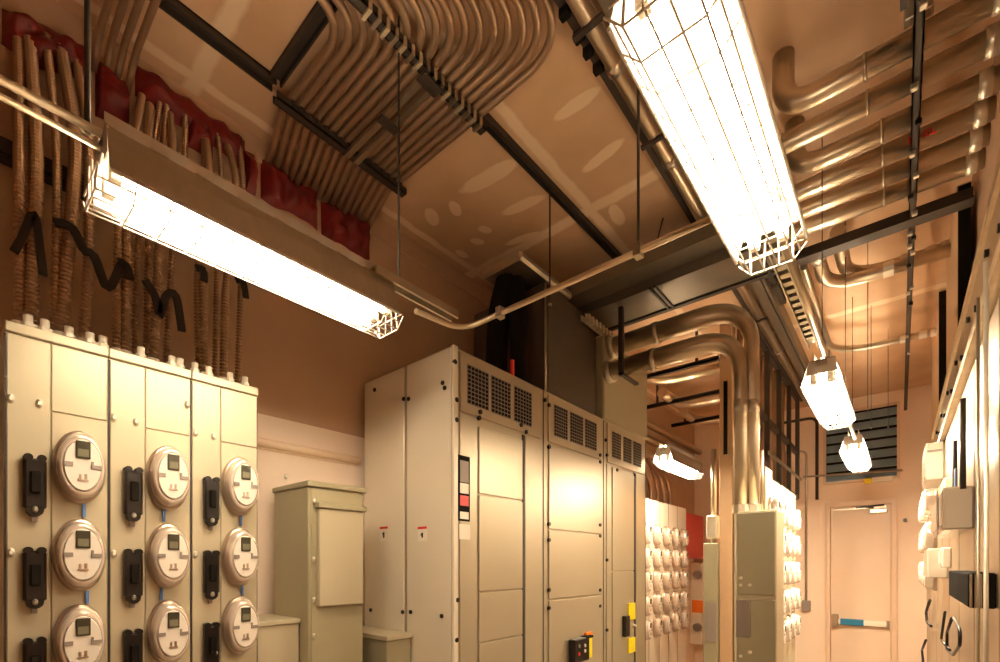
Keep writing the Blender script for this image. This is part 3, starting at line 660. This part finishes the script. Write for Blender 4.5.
# alcove overhead
for k in range(3):
    mb = MB().tube([(-2.33, 3.95, 3.70 - .19 * k), (-2.33, 7.45, 3.70 - .19 * k)], .042, 12)
    tag(obj('overhead_pipe', mb, 'pipe', loc=(-2.33, 5, 3.7 - .19 * k)), '%s bright pipe from the top of three running along the upper alcove wall' % ordn(k), 'pipe')
for k, y in enumerate((4.35, 5.2, 6.1)):
    mb = MB().box((-2.26, y, 3.775), (-1.2, y + .04, 3.795)); mb.box((-2.26, y, 3.775), (-1.2, y + .006, 3.81)); mb.box((-2.1, y + .01, 3.79), (-2.08, y + .03, CEIL)); mb.box((-1.4, y + .01, 3.79), (-1.38, y + .03, CEIL))
    tag(obj('cross_strut', mb, 'strut', loc=(-1.8, y, 3.7)), '%s dark cross strut below the alcove ceiling, counted from the near side' % ordn(k), 'strut')
for k, (y, x0) in enumerate(((4.7, -1.9), (5.6, -1.95), (6.4, -2.0))):
    mb = MB().tube(elbow_path([(x0, y - .6, 3.84), (x0, y, 3.84), (-1.19, y, 3.84)], .3, 8), .055, 12)
    tag(obj('bent_pipe', mb, 'pipe', loc=(x0, y, 3.84)), '%s bent pipe crossing the alcove ceiling, counted from the near side' % ordn(k), 'pipe')
# ------------------------------------------------------------------ two thick bent conduits to the central cabinet
for k, (z, xv) in enumerate(((3.405, -.745), (3.605, -.69))):
    y = 3.16 + .05 * k
    t = thing('thick_conduit', ['lower thick bent conduit sweeping from the tall box down to the central cabinet', 'upper thick bent conduit sweeping from the tall box down to the central cabinet'][k], 'conduit', (xv, y, 2.31))
    zb = 2.312
    ep = elbow_path([(SX + .005, y, z), (xv, y, z), (xv, y, zb)], .24 + .05 * k, 14); obj('conduit_run', MB().tube(ep, [.066 - .028 * min(1, max(0, (i_ - 1) / 14)) for i_ in range(len(ep))], 18), 'pipe', t)
    obj('end_fitting', MB().tube([(SX + .004, y, z), (SX + .045, y, z)], .080, 18), 'silver', t)
    obj('coupling', MB().tube([(SX + .33, y, z), (SX + .37, y, z)], .072, 18), 'galv', t)
    obj('coupling', MB().tube([(xv, y, 2.93), (xv, y, 3.0)], .040, 18), 'galv', t)
    obj('locknut', MB().tube([(xv, y, zb), (xv, y, zb + .05)], .046, 8, smooth=False), 'silver', t)
mb = MB().box((-1.50, 3.05, 3.32), (-1.47, 3.08, 3.79)); mb.box((-1.50, 3.05, 3.32), (-1.47, 3.32, 3.335))
tag(obj('strut_bracket', mb, 'strut', loc=(-1.41, 3.15, 3.3)), 'dark upright strut clamping the two thick bent conduits', 'strut')
for k in range(2):
    x = -.725 + .075 * k; mb = MB().tube([(x, 3.272, 2.31), (x, 3.272, 2.95 - .25 * k)], .008, 8)
    tag(obj('thin_conduit', mb, 'bund', loc=(x, 3.272, 2.31)), '%s thin conduit behind the thick ones on the central cabinet' % ('left', 'right')[k], 'conduit', 'thin conduits on the central cabinet')
# central cabinet
t = thing('central_cabinet', 'free standing olive cabinet under the thick bent conduits', 'electrical cabinet', (-.63, 3.2, 0))
obj('cabinet_body', box((-.745, 3.06, 0), (-.535, 3.29, 2.31), .004), 'beige', t)
obj('upper_door', box((-.737, 3.05, 1.82), (-.540, 3.06, 2.30), .003), 'beige_d', t)
obj('lower_door', box((-.737, 3.05, .1), (-.540, 3.06, 1.795), .003), 'beige_d', t)
obj('name_panel', box((-.742, 3.038, 1.57), (-.665, 3.05, 1.79), .002), 'grey', t)
for x, y in ((741, 578), (750, 585), (741, 585), (750, 652), (741, 656)): v = PY(x, y, 3.05); obj('bolt', MB().tube([(v.x, 3.05, v.z), (v.x, 3.038, v.z)], .010, 8), 'white', t)
t = thing('side_cabinet', 'dark olive cabinet half hidden left of the tan post', 'electrical cabinet', (-1.25, 4.4, 0))
obj('cabinet_body', box((-1.30, 4.26, 0), (-1.185, 4.6, 2.18), .004), 'beige_d', t); obj('name_panel', box((-1.285, 4.25, 1.33), (-1.19, 4.26, 1.67), .002), 'grey', t)
t = thing('meter_socket', 'small grey meter socket with pipes above the dark side cabinet', 'meter socket', (-1.25, 4.35, 2.18))
obj('socket_body', box((-1.29, 4.30, 2.22), (-1.20, 4.4, 2.42), .01), 'silver', t); obj('pipe_stub', MB().tube([(-1.24, 4.35, 2.42), (-1.24, 4.35, 3.0)], .022, 10), 'galv', t); obj('pipe_stub', MB().tube([(-1.24, 4.35, 2.18), (-1.24, 4.35, 2.24)], .022, 10), 'galv', t)
# central meter bank on the right side of the partition
t = thing('meter_bank', 'pale meter bank on the right side of the central partition', 'meter cabinet', (-.9, 5.3, 0))
obj('enclosure', box((-1.07, 4.32, .5), (-.83, 5.75, 2.72), .004), 'beige', t)
obj('end_cover', box((-.95, 4.31, 2.40), (-.835, 4.32, 2.79), .003), 'beige_d', t)
obj('top_box', box((-.95, 4.33, 2.72), (-.835, 4.6, 2.80), .003), 'beige_d', t)
for c in range(5):
    for r in range(5):
        put_meter((-.83, 4.46 + .27 * c, 2.44 - .262 * r), 'small bright meter on the central partition bank, %s column from its near end, %s row' % (ordn(c), ordn(r)))
# strut frame above the bank
t = thing('conduit_rack', 'dark open strut frame standing over the central meter bank', 'frame', (-1.05, 5.6, 2.8))
for k in range(5):
    y = 4.5 + .58 * k; obj('upright', box((-.99, y, 2.80), (-.95, y + .05, CEIL - .002)), 'strut', t)
for z in (2.80, 3.36, CEIL - .08): obj('rail', box((-1.0, 4.45, z), (-.96, 6.9, z + .05)), 'strut', t)
obj('rail', box((-.945, 5.0, 3.03), (-.93, 6.9, 3.06)), 'galv', t)
for k in range(9):
    y = 4.42 + .24 * k; P = [(-1.03, y, 2.81), (-1.04, y + .03, 3.2), (-1.05, y - .03, 3.6), (-1.04, y, 4.1)]
    tag(obj('flexible_conduit', MB().tube(smooth_path(P, 6), .026, 8), 'bund' if k % 2 else 'flex', loc=(-1.03, y, 2.81)), '%s brown conduit rising through the dark strut frame' % ordn(k), 'conduit', 'conduits in the dark strut frame')
# ------------------------------------------------------------------ far wall: louver, door, conduits
a, b = PY(826, 415, WF - .04), PY(897, 476, WF - .04)
lx0, lx1, lz0, lz1 = a.x, b.x, b.z, PY(897, 404, WF - .04).z
t = thing('wall_louver', 'dark blue grey ventilation louver over the door', 'louver', ((lx0 + lx1) / 2, WF, lz0))
mb = MB().box((lx0 - .03, WF - .05, lz0 - .03), (lx1 + .03, WF, lz0)); mb.box((lx0 - .03, WF - .05, lz1), (lx1 + .03, WF, lz1 + .03)); mb.box((lx0 - .03, WF - .05, lz0), (lx0, WF, lz1)); mb.box((lx1, WF - .05, lz0), (lx1 + .03, WF, lz1))
obj('louver_frame', mb, 'doorf', t); obj('back_plate', box((lx0, WF - .006, lz0), (lx1, WF - .001, lz1)), 'blackm', t)
mb = MB(); nb = 7
for k in range(nb):
    z = lz0 + (lz1 - lz0) * (k + .5) / nb; h = (lz1 - lz0) / nb * .50
    mb.add([(x, y, zz) for x in (lx0, lx1) for y, zz in ((WF - .05, z - h), (WF - .01, z + h * .5), (WF - .01, z + h * .5 + .008), (WF - .05, z - h + .012))], [(0, 1, 2, 3), (7, 6, 5, 4), (0, 4, 5, 1), (1, 5, 6, 2), (2, 6, 7, 3), (3, 7, 4, 0)])
obj('louver_blades', mb, 'louv', t)
da, db = PY(826, 503, WF), PY(897, 500, WF); dz = 2.0 + (564 - 501) / 473 * PY(862, 501, WF).y / ray(862, 501)[1] * 1.0
dz = PY(862, 501, WF).z
t = thing('x', 'x', 'x'); bpy.data.objects.remove(t)
dr = bpy.data.objects.new('door_1', None); C.objects.link(dr); dr.location = ((da.x + db.x) / 2, WF, 0); dr['kind'] = 'structure'
fx0, fx1 = da.x, db.x
mb = MB().box((fx0, WF - .05, 0), (fx0 + .05, WF, dz)); mb.box((fx1 - .05, WF - .05, 0), (fx1, WF, dz)); mb.box((fx0 + .05, WF - .05, dz - .06), (fx1 - .05, WF, dz))
obj('door_frame', mb, 'doorf', dr)
obj('door_leaf', box((fx0 + .055, WF - .03, .01), (fx1 - .055, WF - .002, dz - .065), .003), 'door', dr)
zb = PY(858, 622, WF).z
c = obj('push_bar', MB().box((fx0 + .14, WF - .10, zb - .035), (fx1 - .09, WF - .06, zb + .035), .01), 'white', dr)
obj('blue_film', box((fx0 + .155, WF - .104, zb - .038), (fx0 + .40, WF - .058, zb + .038), .008), 'bluef', c)
obj('latch_head', MB().box((fx0 + .07, WF - .11, zb - .07), (fx0 + .14, WF - .03, zb + .09), .01), 'galv', dr); obj('latch_foot', MB().box((fx1 - .10, WF - .10, zb - .04), (fx1 - .07, WF - .03, zb + .04), .006), 'galv', dr)
cl = obj('door_closer', box((fx1 - .26, WF - .09, dz - .17), (fx1 - .09, WF - .03, dz - .115), .008), 'galv', dr)
mb = MB().tube([(fx1 - .22, WF - .07, dz - .10), (fx1 - .40, WF - .05, dz - .085), (fx1 - .12, WF - .06, dz - .07)], .010, 8); obj('closer_arm', mb, 'strut', cl)
obj('closer_track', box((fx0 + .09, WF - .055, dz - .105), (fx1 - .10, WF - .035, dz - .09)), 'galv', dr)
# conduits left of the door
a = PY(808, 605, WF - .03); b = PY(795, 452, WF - .03)
mb = MB().tube(elbow_path([(b.x - .25, WF - .03, b.z), (a.x - .02, WF - .03, b.z), (a.x - .02, WF - .03, a.z + .05)], .08), .014, 8)
t = thing('switch_conduit', 'slim conduit dropping left of the door to a switch box', 'conduit', a); obj('tube', mb, 'galv', t); obj('switch_box', box((a.x - .07, WF - .06, a.z - .08), (a.x + .03, WF - .001, a.z + .06), .008), 'grey', t)
mb = MB().tube(elbow_path([(b.x - .3, WF - .03, b.z + .42), (a.x + .10, WF - .03, b.z + .42), (a.x + .10, WF - .03, 2.85)], .10), .018, 8)
tag(obj('wall_conduit', mb, 'strut', loc=(a.x, WF, 3)), 'dark bent conduit on the far wall left of the louver', 'conduit')
zl = PY(860, 452 + 22, WF - .08).z + .02
mb = MB().tube([(lx0 - .25, WF - .07, lz0 + .10), (lx1 + .05, WF - .07, lz0 + .06)], .012, 8); tag(obj('crosswise_conduit', mb, 'galv', loc=(lx0, WF, lz0)), 'thin conduit crossing the bottom of the louver', 'conduit')
v = PY(872, 480, WF - .05); t = thing('exit_lamp_box', 'small pale box with yellow green end between louver and door', 'emergency light', (v.x, WF, v.z)); obj('housing', box((v.x - .0, WF - .08, v.z - .03), (v.x + .2, WF, v.z + .03), .006), 'white', t); obj('end_piece', box((v.x - .08, WF - .07, v.z - .035), (v.x - .002, WF - .005, v.z + .025), .006), 'yellow', t)
v = PY(905, 520, WF - .04); tag(obj('wall_button', MB().tube([(v.x, WF, v.z), (v.x, WF - .05, v.z)], .02, 12), 'black', loc=v), 'small black knob on the wall right of the door', 'knob')
# ------------------------------------------------------------------ right hand pipe rack
RY = [2.26, 2.44, 2.64, 2.80, 2.96, 3.12]
for k, y in enumerate(RY):
    t = thing('rack_pipe', '%s thick horizontal pipe from the top of the right-hand rack' % ordn(k), 'pipe', (0, y, 3.88))
    xl = (-.37, -.50, -.385, -.52, -.53, -.54)[k]
    path = elbow_path([(WJ + .02, y, 3.88), (xl, y, 3.88), (xl, y, CEIL - .002)], .13, 8)
    obj('pipe_run', MB().tube(path, .041, 14), 'pipe', t)
    for xx in ((.235, .275),): obj('coupling', MB().tube([(xx[0], y, 3.88), (xx[1], y, 3.88)], .048 if xx[0] > .2 else .045, 14), 'silver', t)
    cx = -.10 if k < 2 else -.06; obj('coupling', MB().tube([(cx - .006, y, 3.88), (cx + .006, y, 3.88)], .045, 14), 'galv', t)
    cl = MB(); cl.box((.035, y - .045, 3.825), (.065, y - .036, 3.90)); cl.box((.035, y + .036, 3.825), (.065, y + .045, 3.90)); obj('pipe_clamp', cl, 'strut', t)
    if k == 3:
        m_ = MB()
        for j, (x0, x1, z0, z1) in enumerate(((.0, .006, 3.862, 3.89), (.012, .018, 3.862, 3.89), (.018, .03, 3.862, 3.867), (.034, .042, 3.873, 3.878), (.050, .056, 3.862, 3.89), (.056, .066, 3.862, 3.867), (.056, .066, 3.874, 3.879), (.056, .066, 3.885, 3.890), (.072, .078, 3.862, 3.89), (.078, .09, 3.862, 3.867))):
            m_.box((x0 + .03, y - .0425, z0 - .008), (x1 + .03, y - .035, z1 - .008))
        obj('red_marking', m_, 'redp', t)
mb = MB().box((.035, 1.6, 3.80), (.063, 7.3, 3.806)); mb.box((.035, 1.6, 3.80), (.040, 7.3, 3.835)); mb.box((.058, 1.6, 3.80), (.063, 7.3, 3.835))
t = thing('rack_strut', 'long dark clamp-studded strut running to the door under the right-hand pipes', 'strut', (.05, 4.5, 3.8)); obj('channel', mb, 'strut', t)
for k, y in enumerate((1.9, 2.02, 2.35, 2.55, 2.73, 2.89, 3.05, 3.2, 3.38, 3.44, 3.52, 3.60, 3.75, 4.05, 4.12, 4.3, 4.9, 5.3)): obj('channel_nut', box((.030 + .016 * (k % 2), y, 3.780), (.052 + .016 * (k % 2), y + .022, 3.802), .003), 'silver' if k % 3 else 'black', t)
mb = MB().box((.00, 1.55, 3.87), (.018, 2.1, CEIL)); mb.box((.08, 1.55, 3.87), (.098, 2.1, CEIL)); tag(obj('hanger_bracket', mb, 'strut', loc=(.05, 1.8, 3.9)), 'dark double hanger bracket at the top right of the pipe rack', 'bracket')
tag(obj('hanger_plate', box((.01, 2.20, 3.92), (.09, 2.24, 3.99), .003), 'silver', loc=(.05, 2.2, 3.92)), 'silver clamp plate on the top pipe of the rack', 'clamp')
# J shaped pipes beyond the rack
for k, (pts, lb) in enumerate((([(838, 230), (846, 262), (885, 268), (960, 251)], 'near J-shaped pipe right of the rack end'), ([(815, 240), (822, 280), (846, 288), (893, 272)], 'lower J-shaped pipe crossing under its neighbour'), ([(800, 245), (820, 335), (838, 353), (938, 330)], 'farthest J-shaped pipe above the second light'))):
    z = 3.90 if k != 1 else 3.84
    P = [PZ(x, y, z) for x, y in pts]; r = (.030, .030, .022)[k]
    # axis aligned version: run in depth, bend, run to the right wall
    xs = P[0].x * .5 + P[1].x * .5; ye = P[-1].y * .5 + P[2].y * .5
    ye = (3.96, 3.82, 5.25)[k]; xs = (-.275, -.375, -.475)[k]; xe = .225 if k < 2 else WJ + .02; z = (3.925, 3.84, 3.90)[k]; r = (.038, .038, .027)[k]
    t = thing('bent_pipe', lb, 'pipe', (xs, ye, z))
    obj('pipe_run', MB().tube(elbow_path([(xs, 3.345, z), (xs, ye, z), (xe, ye, z)], (.34, .32, .45)[k], 12), r, 14), 'pipe' if k != 2 else 'galv', t)
    for xx in ((.0, .05), (.12, .17), (.19, .235)): 
        if k == 1 and xx[0] > .1: continue
        obj('coupling', MB().tube([(xx[0] - .08 * (k == 1), ye, z), (xx[1] - .08 * (k == 1), ye, z)], r + .007, 10, smooth=False), 'silver', t)
    if k != 2: obj('coupling', MB().tube([(xs, 3.37, z), (xs, 3.42, z)], r + .006, 12), 'silver', t)
for k, (x, y) in enumerate(((-.16, 3.9), (-.18, 4.9), (-.08, 5.4))): rod(x, y, 3.0 + .1 * k, CEIL, ['hanger rod between the J-shaped pipes', 'hanger rod by the farthest J-shaped pipe', 'hanger rod near the louver'][k], .0022)
for k, x in enumerate((-.44, -.50)):
    mb = MB().tube([(x, 3.34, 3.78), (x, 4.6, 3.78)], .020, 10); tag(obj('ceiling_conduit', mb, 'pipe' if k else 'galv', loc=(x, 4, 3.78)), ['right one of two straight pipes leading to the second light', 'left one of two straight pipes leading to the second light'][k], 'pipe')
mb = MB().box((-.70, 3.5, 3.98), (-.66, 4.15, 4.02)); mb.box((-.70, 3.8, 3.98), (-.52, 3.84, 4.01)); mb.box((-.62, 3.55, 4.0), (-.60, 4.2, CEIL)); tag(obj('strut_hanger', mb, 'strut', loc=(-.65, 3.8, 4)), 'dark H-shaped strut hanger on the ceiling behind the big light', 'strut')
# ------------------------------------------------------------------ right wall equipment
for k, (y0, y1, x0, x1, z1) in enumerate(((3.40, 4.15, .226, WR, 3.96), (4.98, 5.95, .226, WR, CEIL - .001))):
    t = thing('riser_duct', ['near tall riser duct on the right wall with a dark end face', 'far tall riser duct on the right wall'][k], 'duct', (.26, y0, 2))
    x1 = WJ; obj('duct_body', box((x0, y0, 3.02), (x1, y1, z1), .003), 'part', t); obj('end_face', box((x0 + .003, y0 - .004, 3.02), (x1, y0, z1 - .01)), 'blackm', t)  # black sheet paints in the shade on the unlit end
GX = .20
t = thing('gear_housing', 'long tan bolted gear housing along the right wall', 'switchgear', (.25, 3.5, 0))
obj('upper_body', box((GX, 1.25, 2.80), (WJ, 5.05, 3.00), .003), 'rgear', t)
obj('top_angle', MB().box((GX - .012, 1.25, 2.985), (GX + .03, 5.05, 3.01)), 'strutl', t)
obj('lower_angle', MB().box((GX - .014, 1.25, 2.765), (GX + .03, 5.05, 2.80)), 'strutl', t)
obj('lower_body', box((GX + .02, 1.25, 0), (WJ, 6.6, 2.78), .003), 'rgear', t)
for k in range(9): obj('cover_plate', box((GX + .008, 1.3 + .58 * k, .3), (GX + .02, 1.3 + .58 * k + .56, 2.74), .003), 'rgear', t)
for k in range(14):
    y = 1.75 + .25 * k; obj('bolt', MB().tube([(GX, y, 2.86 + .06 * (k % 2)), (GX - .010, y, 2.86 + .06 * (k % 2))], .012, 8), 'black', t)
mr = {}
def make_rmeter():
    t = thing('glass_meter', 'm', 'electric meter', (0, 0, 0))
    for ch in meter0.children:
        me = ch.data.copy(); me.transform(Matrix.Diagonal((-1, 1, 1, 1))); me.flip_normals()
        o = bpy.data.objects.new(ch.name.split('.')[0], me); C.objects.link(o); o.parent = t
    return t
rm = make_rmeter(); first = True
for c in range(5):
    for r in range(3):
        loc = (GX + .008, 4.75 + .36 * c, 2.50 - .29 * r)
        lb = 'meter seen edge-on on the far right wall gear, %s column from the camera, %s row' % (ordn(c), ordn(r))
        if first: rm.location = loc; rm['label'] = lb; first = False
        else: dup(rm, loc, lb)
def rbox(nm, lb, cat, y0, y1, x0, z0, z1, m, extra=None):
    t = thing(nm, lb, cat, (GX, y0, z0)); obj('housing', box((x0, y0, z0), (GX + .008, y1, z1), .006), m, t)
    obj('cover', box((x0 - .006, y0 + .02, z0 + .02), (x0, y1 - .02, z1 - .02), .002), m, t)
    return t
t = rbox('clear_meter_box', 'pale box standing out highest on the right wall gear', 'meter box', 4.0, 4.5, .125, 2.53, 2.76, 'clear')
obj('latch', box((.13, 3.992, 2.70), (.20, 3.999, 2.712)), 'grey', t)
t = rbox('clear_meter_box', 'pale wide box in the middle of the right wall gear above the black switch box', 'meter box', 2.45, 3.2, .125, 2.13, 2.29, 'clear')
obj('dark_strap', box((.117, 2.62, 2.12), (.119, 2.70, 2.30)), 'black', t)
t = rbox('clear_meter_box', 'small pale box low on the right wall gear beyond the black switch', 'meter box', 3.7, 4.1, .12, 1.92, 2.09, 'clear')
t = thing('black_switch_box', 'black switch box on the right wall gear', 'switch box', (.18, 1.9, 1.87))
obj('housing', box((.150, 1.92, 1.873), (GX + .008, 2.62, 1.974), .004), 'blackm', t)
mb = MB()
for k in range(4): mb.box((.153 + k * .010, 1.908, 1.875), (.158 + k * .010, 1.92, 1.972))
obj('end_fins', mb, 'galv', t)
for k, (y0, z0) in enumerate(((3.3, 2.33), (3.6, 2.20), (3.45, 1.98))):
    t = rbox('terminal_box', ['small upper terminal box between the pale boxes of the right wall', 'small middle terminal box between the pale boxes of the right wall', 'small lower terminal box between the pale boxes of the right wall'][k], 'terminal box', y0, y0 + .16, .17, z0, z0 + .11, 'white')
def handle(pts, Y, r, lb):
    P = [PX(x, y, .175) for x, y in pts]
    tag(obj('cable_loop', MB().tube(elbow_path(P, .03, 4), r, 8), 'black', loc=P[0]), lb, 'cable')
handle([(945, 612), (941, 640), (950, 650)], 0, .006, 'black bent cable just below the black switch box')
handle([(952, 618), (947, 632), (947, 650), (953, 655), (960, 645), (960, 630), (954, 618)], 0, .006, 'hexagonal black cable loop below the black switch box')
handle([(930, 600), (926, 612), (927, 622), (931, 626)], 0, .010, 'small black cable hook left of the black switch box')
handle([(926, 640), (922, 650), (923, 662)], 0, .010, 'lowest black cable hook at the bottom right')
for k, (x, X_) in enumerate(((955, .17), (963, .16), (978, .17), (986, .165))):
    v = PX(x, 500, X_); mb = MB().tube([(X_, v.y, (2.2, 2.25, .5, .5)[k]), (X_, v.y, (2.50, 2.55, 2.76, 2.76)[k])], (.008, .008, .004, .005)[k], 8)
    tag(obj('vertical_conduit', mb, ('strut', 'strut', 'galv', 'silver')[k], loc=v), '%s vertical conduit on the right wall gear, counted towards the camera' % ordn(k), 'conduit')
v = PX(957, 482, .165); tag(obj('blue_tape', box((.158, v.y - .03, v.z - .03), (.162, v.y + .03, v.z + .05)), 'blue', loc=v), 'bit of blue tape among the right wall meters', 'tape')
# ------------------------------------------------------------------ camera and output
cd = bpy.data.cameras.new('camera'); cam = bpy.data.objects.new('camera', cd); C.objects.link(cam)
cd.sensor_width = 36; cd.sensor_fit = 'HORIZONTAL'; cd.lens = 36 * FPX / 1000; cd.shift_y = (564 - 331) / 1000; cd.clip_start = .02
cam.location = (0, 0, 2.0); cam.rotation_euler = (PI / 2, 0, TH)
sc = bpy.context.scene; sc.camera = cam
w = bpy.data.worlds.new('world'); sc.world = w; w.use_nodes = True
w.node_tree.nodes['Background'].inputs[0].default_value = (.02, .015, .01, 1)
sc.view_settings.view_transform = 'Standard'; sc.view_settings.look = 'None'; sc.view_settings.gamma = 1; sc.view_settings.exposure = 1.2
sc.view_settings.use_curve_mapping = False
sc.cycles.use_denoising = True; sc.cycles.max_bounces = 10; sc.cycles.diffuse_bounces = 6; sc.cycles.sample_clamp_indirect = 6
